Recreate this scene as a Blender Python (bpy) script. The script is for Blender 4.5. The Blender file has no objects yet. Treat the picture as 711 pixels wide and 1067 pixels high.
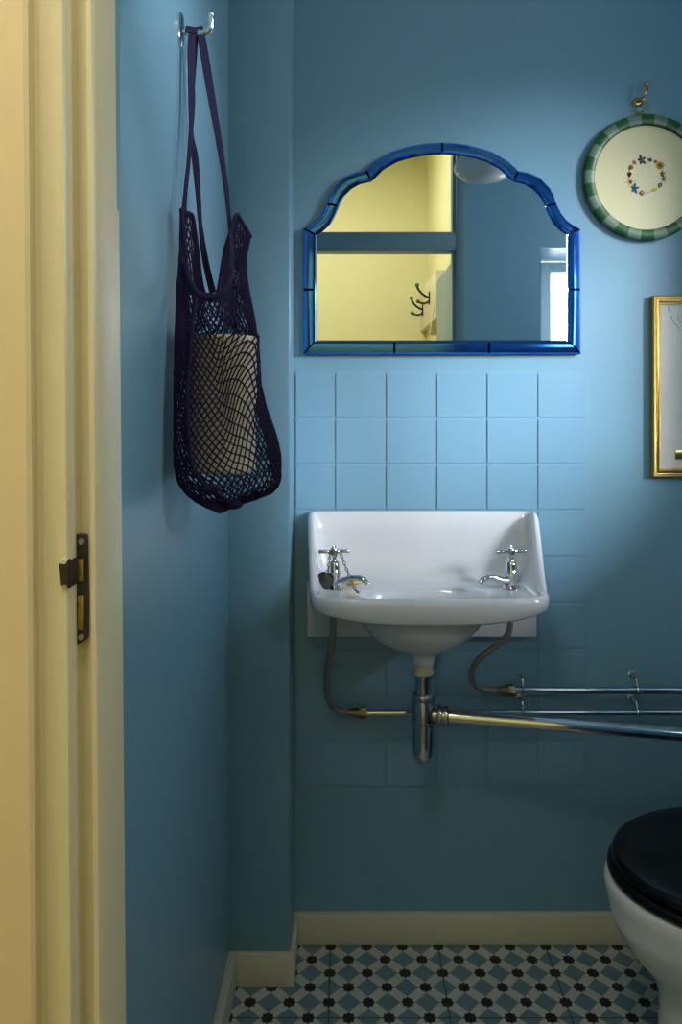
import bpy, bmesh, math, random
from mathutils import Vector, Matrix
random.seed(7)
PI = math.pi
C = bpy.context.scene.collection
F = 809.0; H = 1.27; CX = 362.0; CY = 417.0
def X(px, d): return (px - CX) * d / F
def Z(py, d): return H - (py - CY) * d / F
def P(px, py, d): return Vector((X(px, d), d, Z(py, d)))
DW = 1.825          # back wall
DM = 1.812          # mirror face
def RX(px, y): return (px - CX) * (2*DM - y) / F     # reflected points
def RZ(py, y): return H - (py - CY) * (2*DM - y) / F

# ------------------------------------------------------------ materials
def srgb(r, g, b):
    f = lambda c: (c/255/12.92) if c/255 <= .04045 else ((c/255+.055)/1.055)**2.4
    return (f(r), f(g), f(b), 1)
def mat(name, col, rough=.5, metal=0, noise=.06, nscale=6, bump=0, bscale=60, coat=0, spec=.5, aniso=None):
    m = bpy.data.materials.new(name); m.use_nodes = True
    nt = m.node_tree; b = nt.nodes['Principled BSDF']
    b.inputs['Roughness'].default_value = rough
    b.inputs['Metallic'].default_value = metal
    b.inputs['Coat Weight'].default_value = coat
    b.inputs['Specular IOR Level'].default_value = spec
    tc = nt.nodes.new('ShaderNodeTexCoord')
    n = nt.nodes.new('ShaderNodeTexNoise'); n.inputs['Scale'].default_value = nscale
    n.inputs['Detail'].default_value = 4
    nt.links.new(tc.outputs['Object'], n.inputs['Vector'])
    mx = nt.nodes.new('ShaderNodeMix'); mx.data_type = 'RGBA'
    mx.inputs['A'].default_value = tuple(c*(1-noise) for c in col[:3]) + (1,)
    mx.inputs['B'].default_value = tuple(min(1, c*(1+noise)) for c in col[:3]) + (1,)
    nt.links.new(n.outputs['Fac'], mx.inputs['Factor'])
    nt.links.new(mx.outputs['Result'], b.inputs['Base Color'])
    if bump:
        n2 = nt.nodes.new('ShaderNodeTexNoise'); n2.inputs['Scale'].default_value = bscale
        n2.inputs['Detail'].default_value = 3
        nt.links.new(tc.outputs['Object'], n2.inputs['Vector'])
        bp = nt.nodes.new('ShaderNodeBump'); bp.inputs['Strength'].default_value = bump
        bp.inputs['Distance'].default_value = .002
        nt.links.new(n2.outputs['Fac'], bp.inputs['Height'])
        nt.links.new(bp.outputs['Normal'], b.inputs['Normal'])
    return m
M = {}
M['blue'] = mat('satin_blue_paint', srgb(119,162,184), .33, noise=.03, nscale=3, bump=.10, bscale=14)
M['tile'] = mat('painted_tile', srgb(122,165,190), .24, noise=.02, nscale=8, bump=.05, bscale=20)
M['frameblue'] = mat('grey_blue_gloss', srgb(112,142,150), .35, noise=.03)
M['cream'] = mat('cream_gloss_paint', srgb(222,212,182), .34, noise=.05, nscale=9, bump=.15, bscale=30)
M['skirt'] = mat('off_white_skirting_paint', srgb(214,208,186), .38, noise=.05, nscale=12, bump=.15, bscale=40)
M['hall'] = mat('pale_yellow_wall', srgb(232,228,176), .7, noise=.02)
M['hallfloor'] = mat('hall_boards', srgb(140,110,80), .6, noise=.2)
M['white'] = mat('white_paint', srgb(235,236,232), .4, noise=.02)
M['ceramic'] = mat('white_ceramic', srgb(216,219,224), .14, noise=.01, coat=.6)
M['chrome'] = mat('chrome', (.64,.65,.67,1), .09, 1, noise=.02)
M['steel'] = mat('dull_steel', (.42,.40,.38,1), .28, 1, noise=.1, nscale=40)
M['braid'] = mat('braided_steel', (.42,.37,.33,1), .38, 1, noise=.5, nscale=500, bump=1, bscale=700)
M['oldbrass'] = mat('tarnished_brass', (.26,.20,.13,1), .38, 1, noise=.35, nscale=80)
M['brass'] = mat('brass', (.62,.40,.14,1), .25, 1, noise=.1, nscale=60)
M['gold'] = mat('gold_leaf', (.62,.42,.13,1), .24, 1, noise=.12, nscale=50)
M['iron'] = mat('black_iron', srgb(38,28,24), .45, noise=.2)
M['green_knob'] = mat('green_enamel', srgb(30,100,70), .3)
M['plasticcream'] = mat('cream_plastic', srgb(206,198,170), .45)
M['rubber'] = mat('black_rubber', srgb(16,15,17), .5)
M['black'] = mat('black_gloss_lacquer', srgb(9,9,10), .22, noise=.1, spec=.3)
M['mirror'] = mat('silver_mirror', (.86,.89,.88,1), .005, 1, noise=0)
M['blueglass'] = mat('cobalt_mirror_glass', (.07,.24,.70,1), .10, 1, noise=.1, nscale=12)
M['back'] = mat('dark_backing', srgb(14,20,44), .5)
M['net'] = mat('purple_cotton', srgb(38,30,66), .85, noise=.25, nscale=200, spec=.2)
M['tape'] = mat('dark_cotton_tape', srgb(40,34,62), .9, noise=.4, nscale=400, bump=.6, bscale=900, spec=.2)
M['paper'] = mat('cream_tissue_paper', srgb(242,234,208), .9, noise=.06, nscale=60, bump=.4, bscale=300, spec=.1)
M['soap'] = mat('yellow_soap', srgb(232,200,120), .4)
M['stripe_green'] = mat('green_stripe', srgb(18,84,34), .4, noise=.1, nscale=50)
M['stripe_pale'] = mat('sage_stripe', srgb(104,128,110), .4, noise=.1, nscale=50)
M['cream_card'] = mat('cream_card', srgb(228,218,172), .35, noise=.02)
M['white_card'] = mat('grey_white_mount', srgb(216,218,212), .3, noise=.02)
M['opal'] = mat('opal_glass', srgb(200,205,205), .25, noise=.02)
M['lockblack'] = mat('japanned_iron', srgb(40,34,36), .42, noise=.35, nscale=90)
M['lockbrass'] = mat('worn_brass_lock', (.42,.30,.12,1), .45, 1, noise=.4, nscale=120)
for nm, c in dict(fl_navy=(40,40,66), fl_blue=(48,84,170), fl_teal=(28,88,122), fl_orange=(206,130,30), fl_rust=(160,100,70),
                  fl_plum=(130,62,96), fl_yellow=(236,208,60), fl_tan=(180,160,110), fl_brown=(110,66,56), fl_gold=(220,170,60), fl_pale=(206,172,110)).items():
    M[nm] = mat(nm, srgb(*c), .7, noise=.2, nscale=300)
def glass_mat():
    m = bpy.data.materials.new('window_glass'); m.use_nodes = True
    nt = m.node_tree; nt.nodes.clear()
    o = nt.nodes.new('ShaderNodeOutputMaterial'); t = nt.nodes.new('ShaderNodeBsdfTransparent')
    g = nt.nodes.new('ShaderNodeBsdfGlossy'); g.inputs['Roughness'].default_value = .02
    x = nt.nodes.new('ShaderNodeMixShader'); x.inputs[0].default_value = .06
    nt.links.new(t.outputs[0], x.inputs[1]); nt.links.new(g.outputs[0], x.inputs[2]); nt.links.new(x.outputs[0], o.inputs[0])
    return m
M['glass'] = glass_mat()

def floor_mat():
    m = bpy.data.materials.new('victorian_patterned_tile'); m.use_nodes = True
    nt = m.node_tree; N = nt.nodes; L = nt.links; b = N['Principled BSDF']
    def v(x):
        return x
    def mth(op, a, b_=None, c=None):
        n = N.new('ShaderNodeMath'); n.operation = op
        for i, s in enumerate((a, b_, c)):
            if s is None: continue
            if isinstance(s, (int, float)): n.inputs[i].default_value = s
            else: L.new(s, n.inputs[i])
        return n.outputs[0]
    tc = N.new('ShaderNodeTexCoord'); sp = N.new('ShaderNodeSeparateXYZ'); L.new(tc.outputs['Object'], sp.inputs[0])
    T = .25; Pp = T/3
    x = mth('ADD', sp.outputs[0], .0388); y = mth('SUBTRACT', sp.outputs[1], 1.596)
    u = mth('DIVIDE', mth('ADD', x, y), Pp); w = mth('DIVIDE', mth('SUBTRACT', x, y), Pp)
    cu = mth('ABSOLUTE', mth('SUBTRACT', u, mth('ROUND', u)))      # 0 at diamond centre, .5 at star
    cw = mth('ABSOLUTE', mth('SUBTRACT', w, mth('ROUND', w)))
    dia = mth('LESS_THAN', mth('MAXIMUM', cu, cw), .315)
    su = mth('SUBTRACT', .5, cu); sw = mth('SUBTRACT', .5, cw)
    s1 = mth('LESS_THAN', mth('MAXIMUM', su, sw), .18)
    s2 = mth('LESS_THAN', mth('ADD', su, sw), .18*1.414)
    star = mth('MAXIMUM', s1, s2)
    gx = mth('ABSOLUTE', mth('SUBTRACT', mth('DIVIDE', x, T), mth('ROUND', mth('DIVIDE', x, T))))
    gy = mth('ABSOLUTE', mth('SUBTRACT', mth('DIVIDE', y, T), mth('ROUND', mth('DIVIDE', y, T))))
    gr = mth('LESS_THAN', mth('MINIMUM', gx, gy), .0045)
    def mix(f, a, c):
        n = N.new('ShaderNodeMix'); n.data_type = 'RGBA'; L.new(f, n.inputs['Factor'])
        if isinstance(a, tuple): n.inputs['A'].default_value = a
        else: L.new(a, n.inputs['A'])
        if isinstance(c, tuple): n.inputs['B'].default_value = c
        else: L.new(c, n.inputs['B'])
        return n.outputs['Result']
    ns = N.new('ShaderNodeTexNoise'); ns.inputs['Scale'].default_value = 25; ns.inputs['Detail'].default_value = 5
    L.new(tc.outputs['Object'], ns.inputs['Vector'])
    blue = mix(ns.outputs['Fac'], srgb(98,124,136), srgb(116,142,154))
    grey = mix(ns.outputs['Fac'], srgb(182,182,170), srgb(204,204,192))
    c = mix(dia, grey, blue); c = mix(star, c, srgb(30,26,26)); c = mix(gr, c, srgb(52,48,44))
    L.new(c, b.inputs['Base Color']); b.inputs['Roughness'].default_value = .42
    bp = N.new('ShaderNodeBump'); bp.inputs['Strength'].default_value = .4; bp.inputs['Distance'].default_value = .001
    L.new(mth('SUBTRACT', 1, gr), bp.inputs['Height']); L.new(bp.outputs['Normal'], b.inputs['Normal'])
    return m
M['floor'] = floor_mat()

# ------------------------------------------------------------ mesh helpers
class MB:
    def __init__(s): s.v = []; s.f = []; s.m = []
    def add(s, vs, fs, mi=0):
        o = len(s.v); s.v += [tuple(v) for v in vs]; s.f += [tuple(i+o for i in f) for f in fs]; s.m += [mi]*len(fs); return s
    def box(s, x0, x1, y0, y1, z0, z1, bev=0, mi=0):
        if bev <= 0:
            vs = [(x, y, z) for z in (z0, z1) for y in (y0, y1) for x in (x0, x1)]
            return s.add(vs, [(0,2,3,1),(4,5,7,6),(0,1,5,4),(1,3,7,5),(3,2,6,7),(2,0,4,6)], mi)
        bm = bmesh.new(); bmesh.ops.create_cube(bm, size=1)
        for v in bm.verts: v.co = Vector(((x0+x1)/2+v.co.x*(x1-x0), (y0+y1)/2+v.co.y*(y1-y0), (z0+z1)/2+v.co.z*(z1-z0)))
        bmesh.ops.bevel(bm, geom=bm.edges[:], offset=bev, segments=2, affect='EDGES', profile=.5)
        return s.bm(bm, mi)
    def bm(s, bm, mi=0):
        bm.verts.index_update()
        s.add([v.co[:] for v in bm.verts], [tuple(v.index for v in f.verts) for f in bm.faces], mi); bm.free(); return s
    def rings(s, rs, cap0=True, cap1=True, closed=True, mi=0):
        n = len(rs[0]); o = len(s.v)
        for r in rs: s.v += [tuple(p) for p in r]
        fs = []
        for k in range(len(rs)-1):
            for i in range(n if closed else n-1):
                j = (i+1) % n
                fs.append((o+k*n+i, o+k*n+j, o+(k+1)*n+j, o+(k+1)*n+i))
        if cap0: fs.append(tuple(o+i for i in range(n))[::-1])
        if cap1: fs.append(tuple(o+(len(rs)-1)*n+i for i in range(n)))
        s.f += fs; s.m += [mi]*len(fs); return s
    def tube(s, pts, r, n=12, cap=True, flat=None, up=None, mi=0):
        pts = [Vector(p) for p in pts]; rs = []
        if up is None: up = Vector((0,0,1))
        prev = None
        for i, p in enumerate(pts):
            a = pts[max(0,i-1)]; b = pts[min(len(pts)-1,i+1)]
            t = (b-a).normalized()
            if prev is None:
                u = up if abs(t.dot(up)) < .95 else Vector((1,0,0))
                nn = (u - t*u.dot(t)).normalized()
            else:
                nn = (prev - t*prev.dot(t)).normalized()
            prev = nn; bb = t.cross(nn)
            ri = r[i] if isinstance(r, (list, tuple)) else r
            rs.append([p + (nn*math.cos(q)+bb*math.sin(q))*ri for q in [2*PI*k/n for k in range(n)]])
        return s.rings(rs, cap, cap, mi=mi)
    def ribbon(s, pts, w, angs, th=.0015, mi=0):
        # flat tape; width direction rotates in the plane across the tape
        pts = [Vector(p) for p in pts]; rs = []
        for i, p in enumerate(pts):
            a = pts[max(0,i-1)]; b = pts[min(len(pts)-1,i+1)]
            t = (b-a).normalized()
            base = Vector((0,-1,0)); nb = (base - t*base.dot(t)).normalized(); sd = t.cross(nb)
            q = angs[i]; wd = sd*math.cos(q)+nb*math.sin(q); nd = t.cross(wd)
            ww = w[i]/2 if isinstance(w, (list, tuple)) else w/2
            rs.append([p+wd*ww+nd*th/2, p+wd*ww*.9-nd*th/2, p-wd*ww*.9-nd*th/2, p-wd*ww+nd*th/2, p+nd*th*.7])
        return s.rings(rs, mi=mi)
    def lathe(s, prof, o=(0,0,0), axis=(0,0,1), n=32, mi=0, cap=True):
        ax = Vector(axis).normalized(); u = Vector((1,0,0)) if abs(ax.x) < .9 else Vector((0,1,0))
        e1 = (u-ax*u.dot(ax)).normalized(); e2 = ax.cross(e1); o = Vector(o)
        return s.rings([[o+ax*h+(e1*math.cos(2*PI*k/n)+e2*math.sin(2*PI*k/n))*max(r,1e-5) for k in range(n)] for r, h in prof], cap, cap, mi=mi)
    def sphere(s, c, r, sc=(1,1,1), n=16, mi=0):
        bm = bmesh.new(); bmesh.ops.create_uvsphere(bm, u_segments=n, v_segments=n//2+1, radius=r)
        for v in bm.verts: v.co = Vector((c[0]+v.co.x*sc[0], c[1]+v.co.y*sc[1], c[2]+v.co.z*sc[2]))
        return s.bm(bm, mi)
    def torus(s, c, R, r, axis=(0,1,0), n=24, m=8, sx=1, sz=1, mi=0):
        ax = Vector(axis).normalized(); u = Vector((0,0,1)) if abs(ax.z) < .9 else Vector((1,0,0))
        e1 = (u-ax*u.dot(ax)).normalized(); e2 = ax.cross(e1); c = Vector(c); rs = []
        for k in range(n+1):
            a = 2*PI*k/n; d = e1*math.cos(a)*sz+e2*math.sin(a)*sx
            rs.append([c+d*R+(d.normalized()*math.cos(2*PI*j/m)+ax*math.sin(2*PI*j/m))*r for j in range(m)])
        return s.rings(rs, False, False, mi=mi)
    def prism(s, pts, z0, z1, mi=0, xshift=None):
        f = xshift or (lambda z: 0)
        return s.rings([[(x+f(z0), y, z0) for x, y in pts], [(x+f(z1), y, z1) for x, y in pts]], mi=mi)
def obj(name, mb, mats, parent=None, smooth=True, local=False, label=None, angle=40):
    me = bpy.data.meshes.new(name); me.from_pydata(mb.v, [], mb.f)
    if not isinstance(mats, (list, tuple)): mats = [mats]
    for m in mats: me.materials.append(m)
    me.polygons.foreach_set('material_index', mb.m)
    bm = bmesh.new(); bm.from_mesh(me); bmesh.ops.recalc_face_normals(bm, faces=bm.faces); bm.to_mesh(me); bm.free()
    if smooth:
        me.shade_smooth(); me.set_sharp_from_angle(angle=math.radians(angle))
    o = bpy.data.objects.new(name, me); C.objects.link(o)
    if parent:
        o.parent = parent
        if not local:
            w = Vector(parent.location)
            q = parent.parent
            while q: w += Vector(q.location); q = q.parent
            o.location = -w
    if label: o['label'] = label
    return o
def thing(name, label, cat, loc=(0,0,0), group=None):
    o = bpy.data.objects.new(name, None); C.objects.link(o); o.location = loc; o.empty_display_size = .05
    o['label'] = label; o['category'] = cat
    if group: o['group'] = group
    return o
def tag(o, label, cat, group=None):
    o['label'] = label; o['category'] = cat
    if group: o['group'] = group
    return o
def struct(name, mb, m, label=None, parent=None, smooth=False):
    o = obj(name, mb, m, parent, smooth=smooth); o['kind'] = 'structure'
    if label: o['label'] = label
    return o
def lerp(a, b, t): return a+(b-a)*t
def sstep(a, b, x):
    t = max(0, min(1, (x-a)/(b-a))); return t*t*(3-2*t)
def interp(tab, x, k):
    if x <= tab[0][0]: return tab[0][k]
    for p, q in zip(tab, tab[1:]):
        if x <= q[0]:
            return lerp(p[k], q[k], (x-p[0])/(q[0]-p[0]))
    return tab[-1][k]
def smooth_path(pts, n=6):
    pts = [Vector(p) for p in pts]; out = []
    for i in range(len(pts)-1):
        p0 = pts[max(0,i-1)]; p1 = pts[i]; p2 = pts[i+1]; p3 = pts[min(len(pts)-1,i+2)]
        for k in range(n):
            t = k/n
            out.append(.5*((2*p1)+(p2-p0)*t+(2*p0-5*p1+4*p2-p3)*t*t+(3*p1-3*p2+p0-p0*0-p0+p3-p0*0)*t**3) if False else
                       .5*((2*p1)+(p2-p0)*t+(2*p0-5*p1+4*p2-p3)*t*t+(-p0+3*p1-3*p2+p3)*t**3))
    out.append(pts[-1]); return out

# ------------------------------------------------------------ setting
XL = -.2595; XR = 1.17; DC = 1.693; XC = -.1256
CEIL = 2.45; YF0, YF1 = .615, .697; JR = .41
HX0, HX1, HY = -1.0, .455, -.80
struct('floor', MB().box(XL-.1, XR+.1, YF0, DW+.1, -.05, 0), M['floor'], 'blue, grey and black star patterned floor tiles')
struct('wall_back', MB().box(XC-.05, XR+.1, DW, DW+.1, 0, CEIL), M['blue'], 'satin blue back wall')
struct('wall_left', MB().box(XL-.1, XL, YF0+.03, DW+.1, 0, CEIL), M['blue'], 'satin blue left wall')
struct('wall_column', MB().box(XL-.02, XC, DC, DW+.05, 0, CEIL, bev=.004), M['blue'], 'blue boxed-in chase in the corner', smooth=True)
struct('ceiling', MB().box(XL-.1, XR+.25, YF0-.2, DW+.1, CEIL, CEIL+.05), M['white'])
# right wall with window opening
WY0, WY1, WZ0, WZ1 = .72, 1.30, 1.27, 2.14
b = MB()
b.box(XR, XR+.25, YF0-.2, WY0, 0, CEIL); b.box(XR, XR+.25, WY1, DW+.1, 0, CEIL)
b.box(XR, XR+.25, WY0, WY1, 0, WZ0); b.box(XR, XR+.25, WY0, WY1, WZ1, CEIL)
struct('wall_right', b, M['blue'])
def window(n, x0, x1, y0, y1, z0, z1, axis, fr=.035):
    w = MB()
    if axis == 'x':
        w.box(x0, x1, y0, y0+fr, z0, z1, .003); w.box(x0, x1, y1-fr, y1, z0, z1, .003)
        w.box(x0+.001, x1-.001, y0+fr, y1-fr, z0, z0+fr, .003); w.box(x0+.001, x1-.001, y0+fr, y1-fr, z1-fr, z1, .003)
        w.box(x0+.004, x1-.004, (y0+y1)/2-.012, (y0+y1)/2+.012, z0, z1, .003)
        g = MB().box((x0+x1)/2-.002, (x0+x1)/2+.002, y0+.01, y1-.01, z0+.01, z1-.01)
    else:
        w.box(x0, x0+fr, y0, y1, z0, z1, .003); w.box(x1-fr, x1, y0, y1, z0, z1, .003)
        w.box(x0+fr, x1-fr, y0+.001, y1-.001, z0, z0+fr, .003); w.box(x0+fr, x1-fr, y0+.001, y1-.001, z1-fr, z1, .003)
        g = MB().box(x0+.01, x1-.01, (y0+y1)/2-.002, (y0+y1)/2+.002, z0+.01, z1-.01)
    o = struct('window_%d' % n, w, M['white'], smooth=True)
    struct('glass', g, M['glass'], parent=o)
    return o
window(1, XR+.18, XR+.21, WY0, WY1, WZ0, WZ1, 'x')
# front wall (the doorway wall), right of the door, with a deep window recess
RW = RX(563, YF1); RT = RZ(258, YF1); SB = 1.36; RE = 1.12; YW = YF1-.27
b = MB()
b.box(JR+.035, RW, YF0, YF1, 0, CEIL); b.box(RW, RE, YF0, YF1, 0, SB); b.box(RW, RE, YF0, YF1, RT, CEIL); b.box(RE, XR+.1, YF0, YF1, 0, CEIL)
b.box(RW-.06, RW, YW-.06, YF0, 0, CEIL); b.box(RW, .80, YW-.06, YW-.01, SB, RT); b.box(RE, XR+.1, YW-.06, YF0, 0, CEIL)
b.box(RW, RE, YW-.06, YF0, RT, RT+.1); b.box(RW, RE, YW-.06, YF0, SB-.1, SB)
b.box(XL-.1, -.204, YF1-.01, YF1, 0, CEIL)
struct('wall_front', b, M['blue'])
window(2, .800, RE, YW-.05, YW-.01, SB, RT-.005, 'y', .042)
# door frame: left jamb profile (hall side on the left), out of plumb a little
dep = [(-100,.600),(27,.600),(30.5,.603),(31.5,.608)]
aprof = [(X(-120,.60),.600),(X(27,.60),.600),(X(31,.60),.6025),(X(32.5,.602),.607),(X(32.5,.602),.6140),(X(-120,.60),.6140)]
M['peach'] = mat('peach_cream_paint', srgb(228,208,174), .5, noise=.04, nscale=9, bump=.15, bscale=30)
prof = [(X(-100,.60),.6145),(X(32.5,.602),.6145)]
x1 = X(38,.613)
prof += [(x1,.613),(X(44,.618),.618),(X(50,.616),.616),(X(60,.610),.610),(X(68,.610),.610),(X(71.5,.612),.613)]
xs = X(71.5,.613)
prof += [(xs,.631),(X(84,.637),.637),(X(89,.634),.634),(X(93,.629),.629),(X(98,.629),.629),(X(103.5,.634),.634)]
xe = X(103.5,.634)
prof += [(xe,.694),(xe-.004,.6965),(-.40,.6965)]
lean = lambda z: -.0084*(z-H)
struct('door_frame_1', MB().prism(prof, 0, CEIL, xshift=lean), M['cream'], 'cream painted moulded door jamb', smooth=True).name = 'trim_1'
struct('trim_6', MB().prism(aprof, 0, CEIL, xshift=lean), M['peach'], 'peach cream architrave on the hall side', smooth=True)
# right jamb and transom with fanlight
TZ0, TZ1 = RZ(261, YF1), RZ(241.5, YF1)
b = MB().box(JR, JR+.036, YF0, YF1+.004, 0, CEIL, .002).box(JR-.012, JR+.004, YF0+.02, YF1-.012, 0, CEIL, .002)
struct('trim_2', b, M['frameblue'], 'grey blue door jamb', smooth=True)
b = MB().box(-.21, JR, YF0, YF1, TZ0, TZ1, .003).box(-.21, JR, YF1-.01, YF1+.004, TZ0+.01, TZ1-.006, .003)
struct('trim_3', b, M['frameblue'], 'grey blue door head between doorway and fanlight', smooth=True)
struct('trim_4', MB().box(-.21, JR, YF0, YF1, 2.26, CEIL), M['frameblue'])
# hall
struct('wall_hall_back', MB().box(HX0-.1, HX1+.1, HY-.1, HY, 0, CEIL+.2), M['hall'])
struct('wall_hall_left', MB().box(HX0-.1, HX0, HY, YF0, 0, CEIL+.2), M['hall'])
struct('wall_hall_right', MB().box(HX1, HX1+.06, HY, YW-.06, 0, CEIL+.2), M['hall'])
struct('wall_hall_front', MB().box(HX0, X(-100,.6)-.01, YF0-.012, YF0+.04, 0, CEIL+.2).box(JR+.036, RW-.06, YF0-.03, YF0, 0, CEIL+.2), M['hall'])
struct('floor_hall', MB().box(HX0-.1, HX1+.1, HY-.1, YF0, -.05, -.001), M['hallfloor']).name = 'floor_hall'
struct('ceiling_hall', MB().box(HX0-.1, RW, HY-.1, YF0, CEIL+.2, CEIL+.25), M['white'])
# open door leaf folded back into the hall, hinged on the right jamb
dr = struct('door_1', MB().box(JR+.008, JR+.042, -.0, YF0-.03, .01, TZ0-.01, .003), M['frameblue'], 'open door leaf', smooth=True)
hg = MB().box(JR-.002, JR+.006, YF0-.05, YF0+.02, RZ(325,YF0), RZ(308,YF0), .001)
hg.tube([(JR-.004, YF0-.012, RZ(326,YF0)), (JR-.004, YF0-.012, RZ(307,YF0))], .006)
struct('hinge', hg, M['steel'], parent=dr, smooth=True)
# skirtings
BBZ = .071
struct('baseboard_back', MB().box(XC, XR, DW-.018, DW, 0, BBZ, .003), M['skirt'], 'off-white skirting board', smooth=True)
struct('baseboard_column', MB().box(XL+.0185, XC+.0115, DC-.014, DC, 0, BBZ, .003), M['skirt'], 'short off-white skirting on the chase', smooth=True)
struct('baseboard_return', MB().box(XC, XC+.0115, DC+.0005, DW-.0185, 0, BBZ, .002), M['skirt'], smooth=True)
struct('baseboard_left', MB().box(XL, XL+.0188, YF1, DC, 0, BBZ-.001, .003), M['skirt'], 'off-white skirting along the left wall', smooth=True)
# painted wall tiles
colx = [307.5, 349, 402, 454.5, 507, 560, 611]
b = MB()
TY = DW-.005
for i in range(6):
    for j in range(9):
        p0, p1 = colx[i], colx[i+1]; q0 = 388+48*j; q1 = q0+48
        bm = bmesh.new(); bmesh.ops.create_cube(bm, size=1)
        x0, xx1 = X(p0,TY)+.0009, X(p1,TY)-.0009; z1, z0 = Z(q0,TY)-.0012, Z(q1,TY)+.0012
        for v in bm.verts: v.co = Vector(((x0+xx1)/2+v.co.x*(xx1-x0), DW-.001+v.co.y*.008, (z0+z1)/2+v.co.z*(z1-z0)))
        bmesh.ops.bevel(bm, geom=bm.edges[:], offset=.0022, segments=2, affect='EDGES')
        ax, az = random.uniform(-.004,.004), random.uniform(-.004,.004)
        for v in bm.verts:
            if v.co.y < DW: v.co.y += (v.co.x-(x0+xx1)/2)*ax+(v.co.z-(z0+z1)/2)*az
        b.bm(bm)
b.box(X(colx[0],TY), X(611,TY), DW-.0028, DW, Z(820,TY), Z(388,TY))
struct('trim_5', b, M['tile'], 'square wall tiles painted blue behind the basin', smooth=True)

# ------------------------------------------------------------ mirror
def mz(x, y): return (300+x*.45, 130+y*.45)
segs = [
 ([(358,40),(330,41),(300,45),(270,52),(240,62),(205,82),(180,105)], [(358,64),(332,65),(305,68.5),(278,74),(252,82),(220,100),(192,128)]),
 ([(180,105),(155,110),(130,121),(107,145),(97,163),(90,184)], [(192,128),(165,134),(145,145),(128,162),(120,174),(115,188)]),
 ([(90,184),(80,204),(68,220),(52,232),(35,240)], [(115,188),(106,208),(95,228),(80,243),(63,254)]),
 ([(35,240),(35,382)], [(63,254),(63,382)]),
 ([(35,382),(35,532)], [(63,382),(63,502)]),
 ([(35,532),(247,532)], [(63,502),(247,502)]),
]
mc = 357.5
def mir(ps): return [(2*mc-x, y) for x, y in ps]
allsegs = segs + [(mir(a), mir(b_)) for a, b_ in segs[:5]] + [([(2*mc-35,532),(466,532)], [(2*mc-63,502),(466,502)]), ([(247,532),(466,532)], [(247,502),(466,502)])]
DB = 1.822
mirror = thing('wall_mirror', 'scalloped arch-top wall mirror bordered with cobalt blue glass strips above the basin', 'mirror', (.17, DW, 1.1))
# backing board
halfo = []; 
for a, _ in segs[:5]: halfo += a[:-1]
halfo.append((35,532))
outl = halfo + [(2*mc-x, y) for x, y in halfo[::-1]][:-1] 
def shrink(ps, k, cx=357.5, cy=300): return [(cx+(x-cx)*k, cy+(y-cy)*k) for x, y in ps]
def planepts(ps, y): return [P(*mz(px, py), 1.808)*1.0 for px, py in ps]
def at(ps, y):
    out = []
    for p in ps:
        q = mz(*p); out.append((X(q[0],1.808), y, Z(q[1],1.808)))
    return out
b = MB().rings([at(shrink(outl,.995), DW), at(shrink(outl,.995), 1.8155)])
obj('backing_board', b, M['back'], mirror, smooth=False)
# centre glass with narrow bevel
halfi = []
for _, a in segs[:5]: halfi += a[:-1]
halfi.append((63,502))
inl = halfi + [(2*mc-x, y) for x, y in halfi[::-1]][:-1]
b = MB().rings([at(inl,1.8155), at(inl, 1.8135), at(shrink(inl,.984,357.5,300), DM)])
obj('mirror_glass', b, M['mirror'], mirror, smooth=False)
for si, (o_, i_) in enumerate(allsegs):
    # resample and shrink the ends so the joints show
    n = len(o_); oo = [Vector(p) for p in o_]; ii = [Vector(p) for p in i_]
    def ends(ps, e):
        ps = ps[:]; 
        d0 = (ps[1]-ps[0]).normalized()*e; d1 = (ps[-2]-ps[-1]).normalized()*e
        return [ps[0]+d0] + ps[1:-1] + [ps[-1]+d1]
    rings = []
    for t, dpt, e in ((0,1.8155,.5),(0,1.811,.5),(.13,1.8062,2.6),(.5,1.8045,2.6),(.84,1.8058,2.6),(1,1.8105,.5),(1,1.8155,.5)):
        o2, i2 = ends(oo, e), ends(ii, e)
        rings.append(at([tuple(a.lerp(c, .02+.96*t)) for a, c in zip(o2, i2)], dpt))
    # rings run along the strip: build as open grid + end caps
    b = MB(); m = len(rings); o0 = 0
    for r in rings: b.v += r
    for k in range(m-1):
        for i in range(n-1):
            b.f.append((k*n+i, k*n+i+1, (k+1)*n+i+1, (k+1)*n+i)); b.m.append(0)
    b.f.append(tuple(k*n for k in range(m))); b.m.append(0)
    b.f.append(tuple(k*n+n-1 for k in range(m))[::-1]); b.m.append(0)
    obj('border_strip', b, M['blueglass'], mirror, smooth=True, angle=20)

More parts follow.
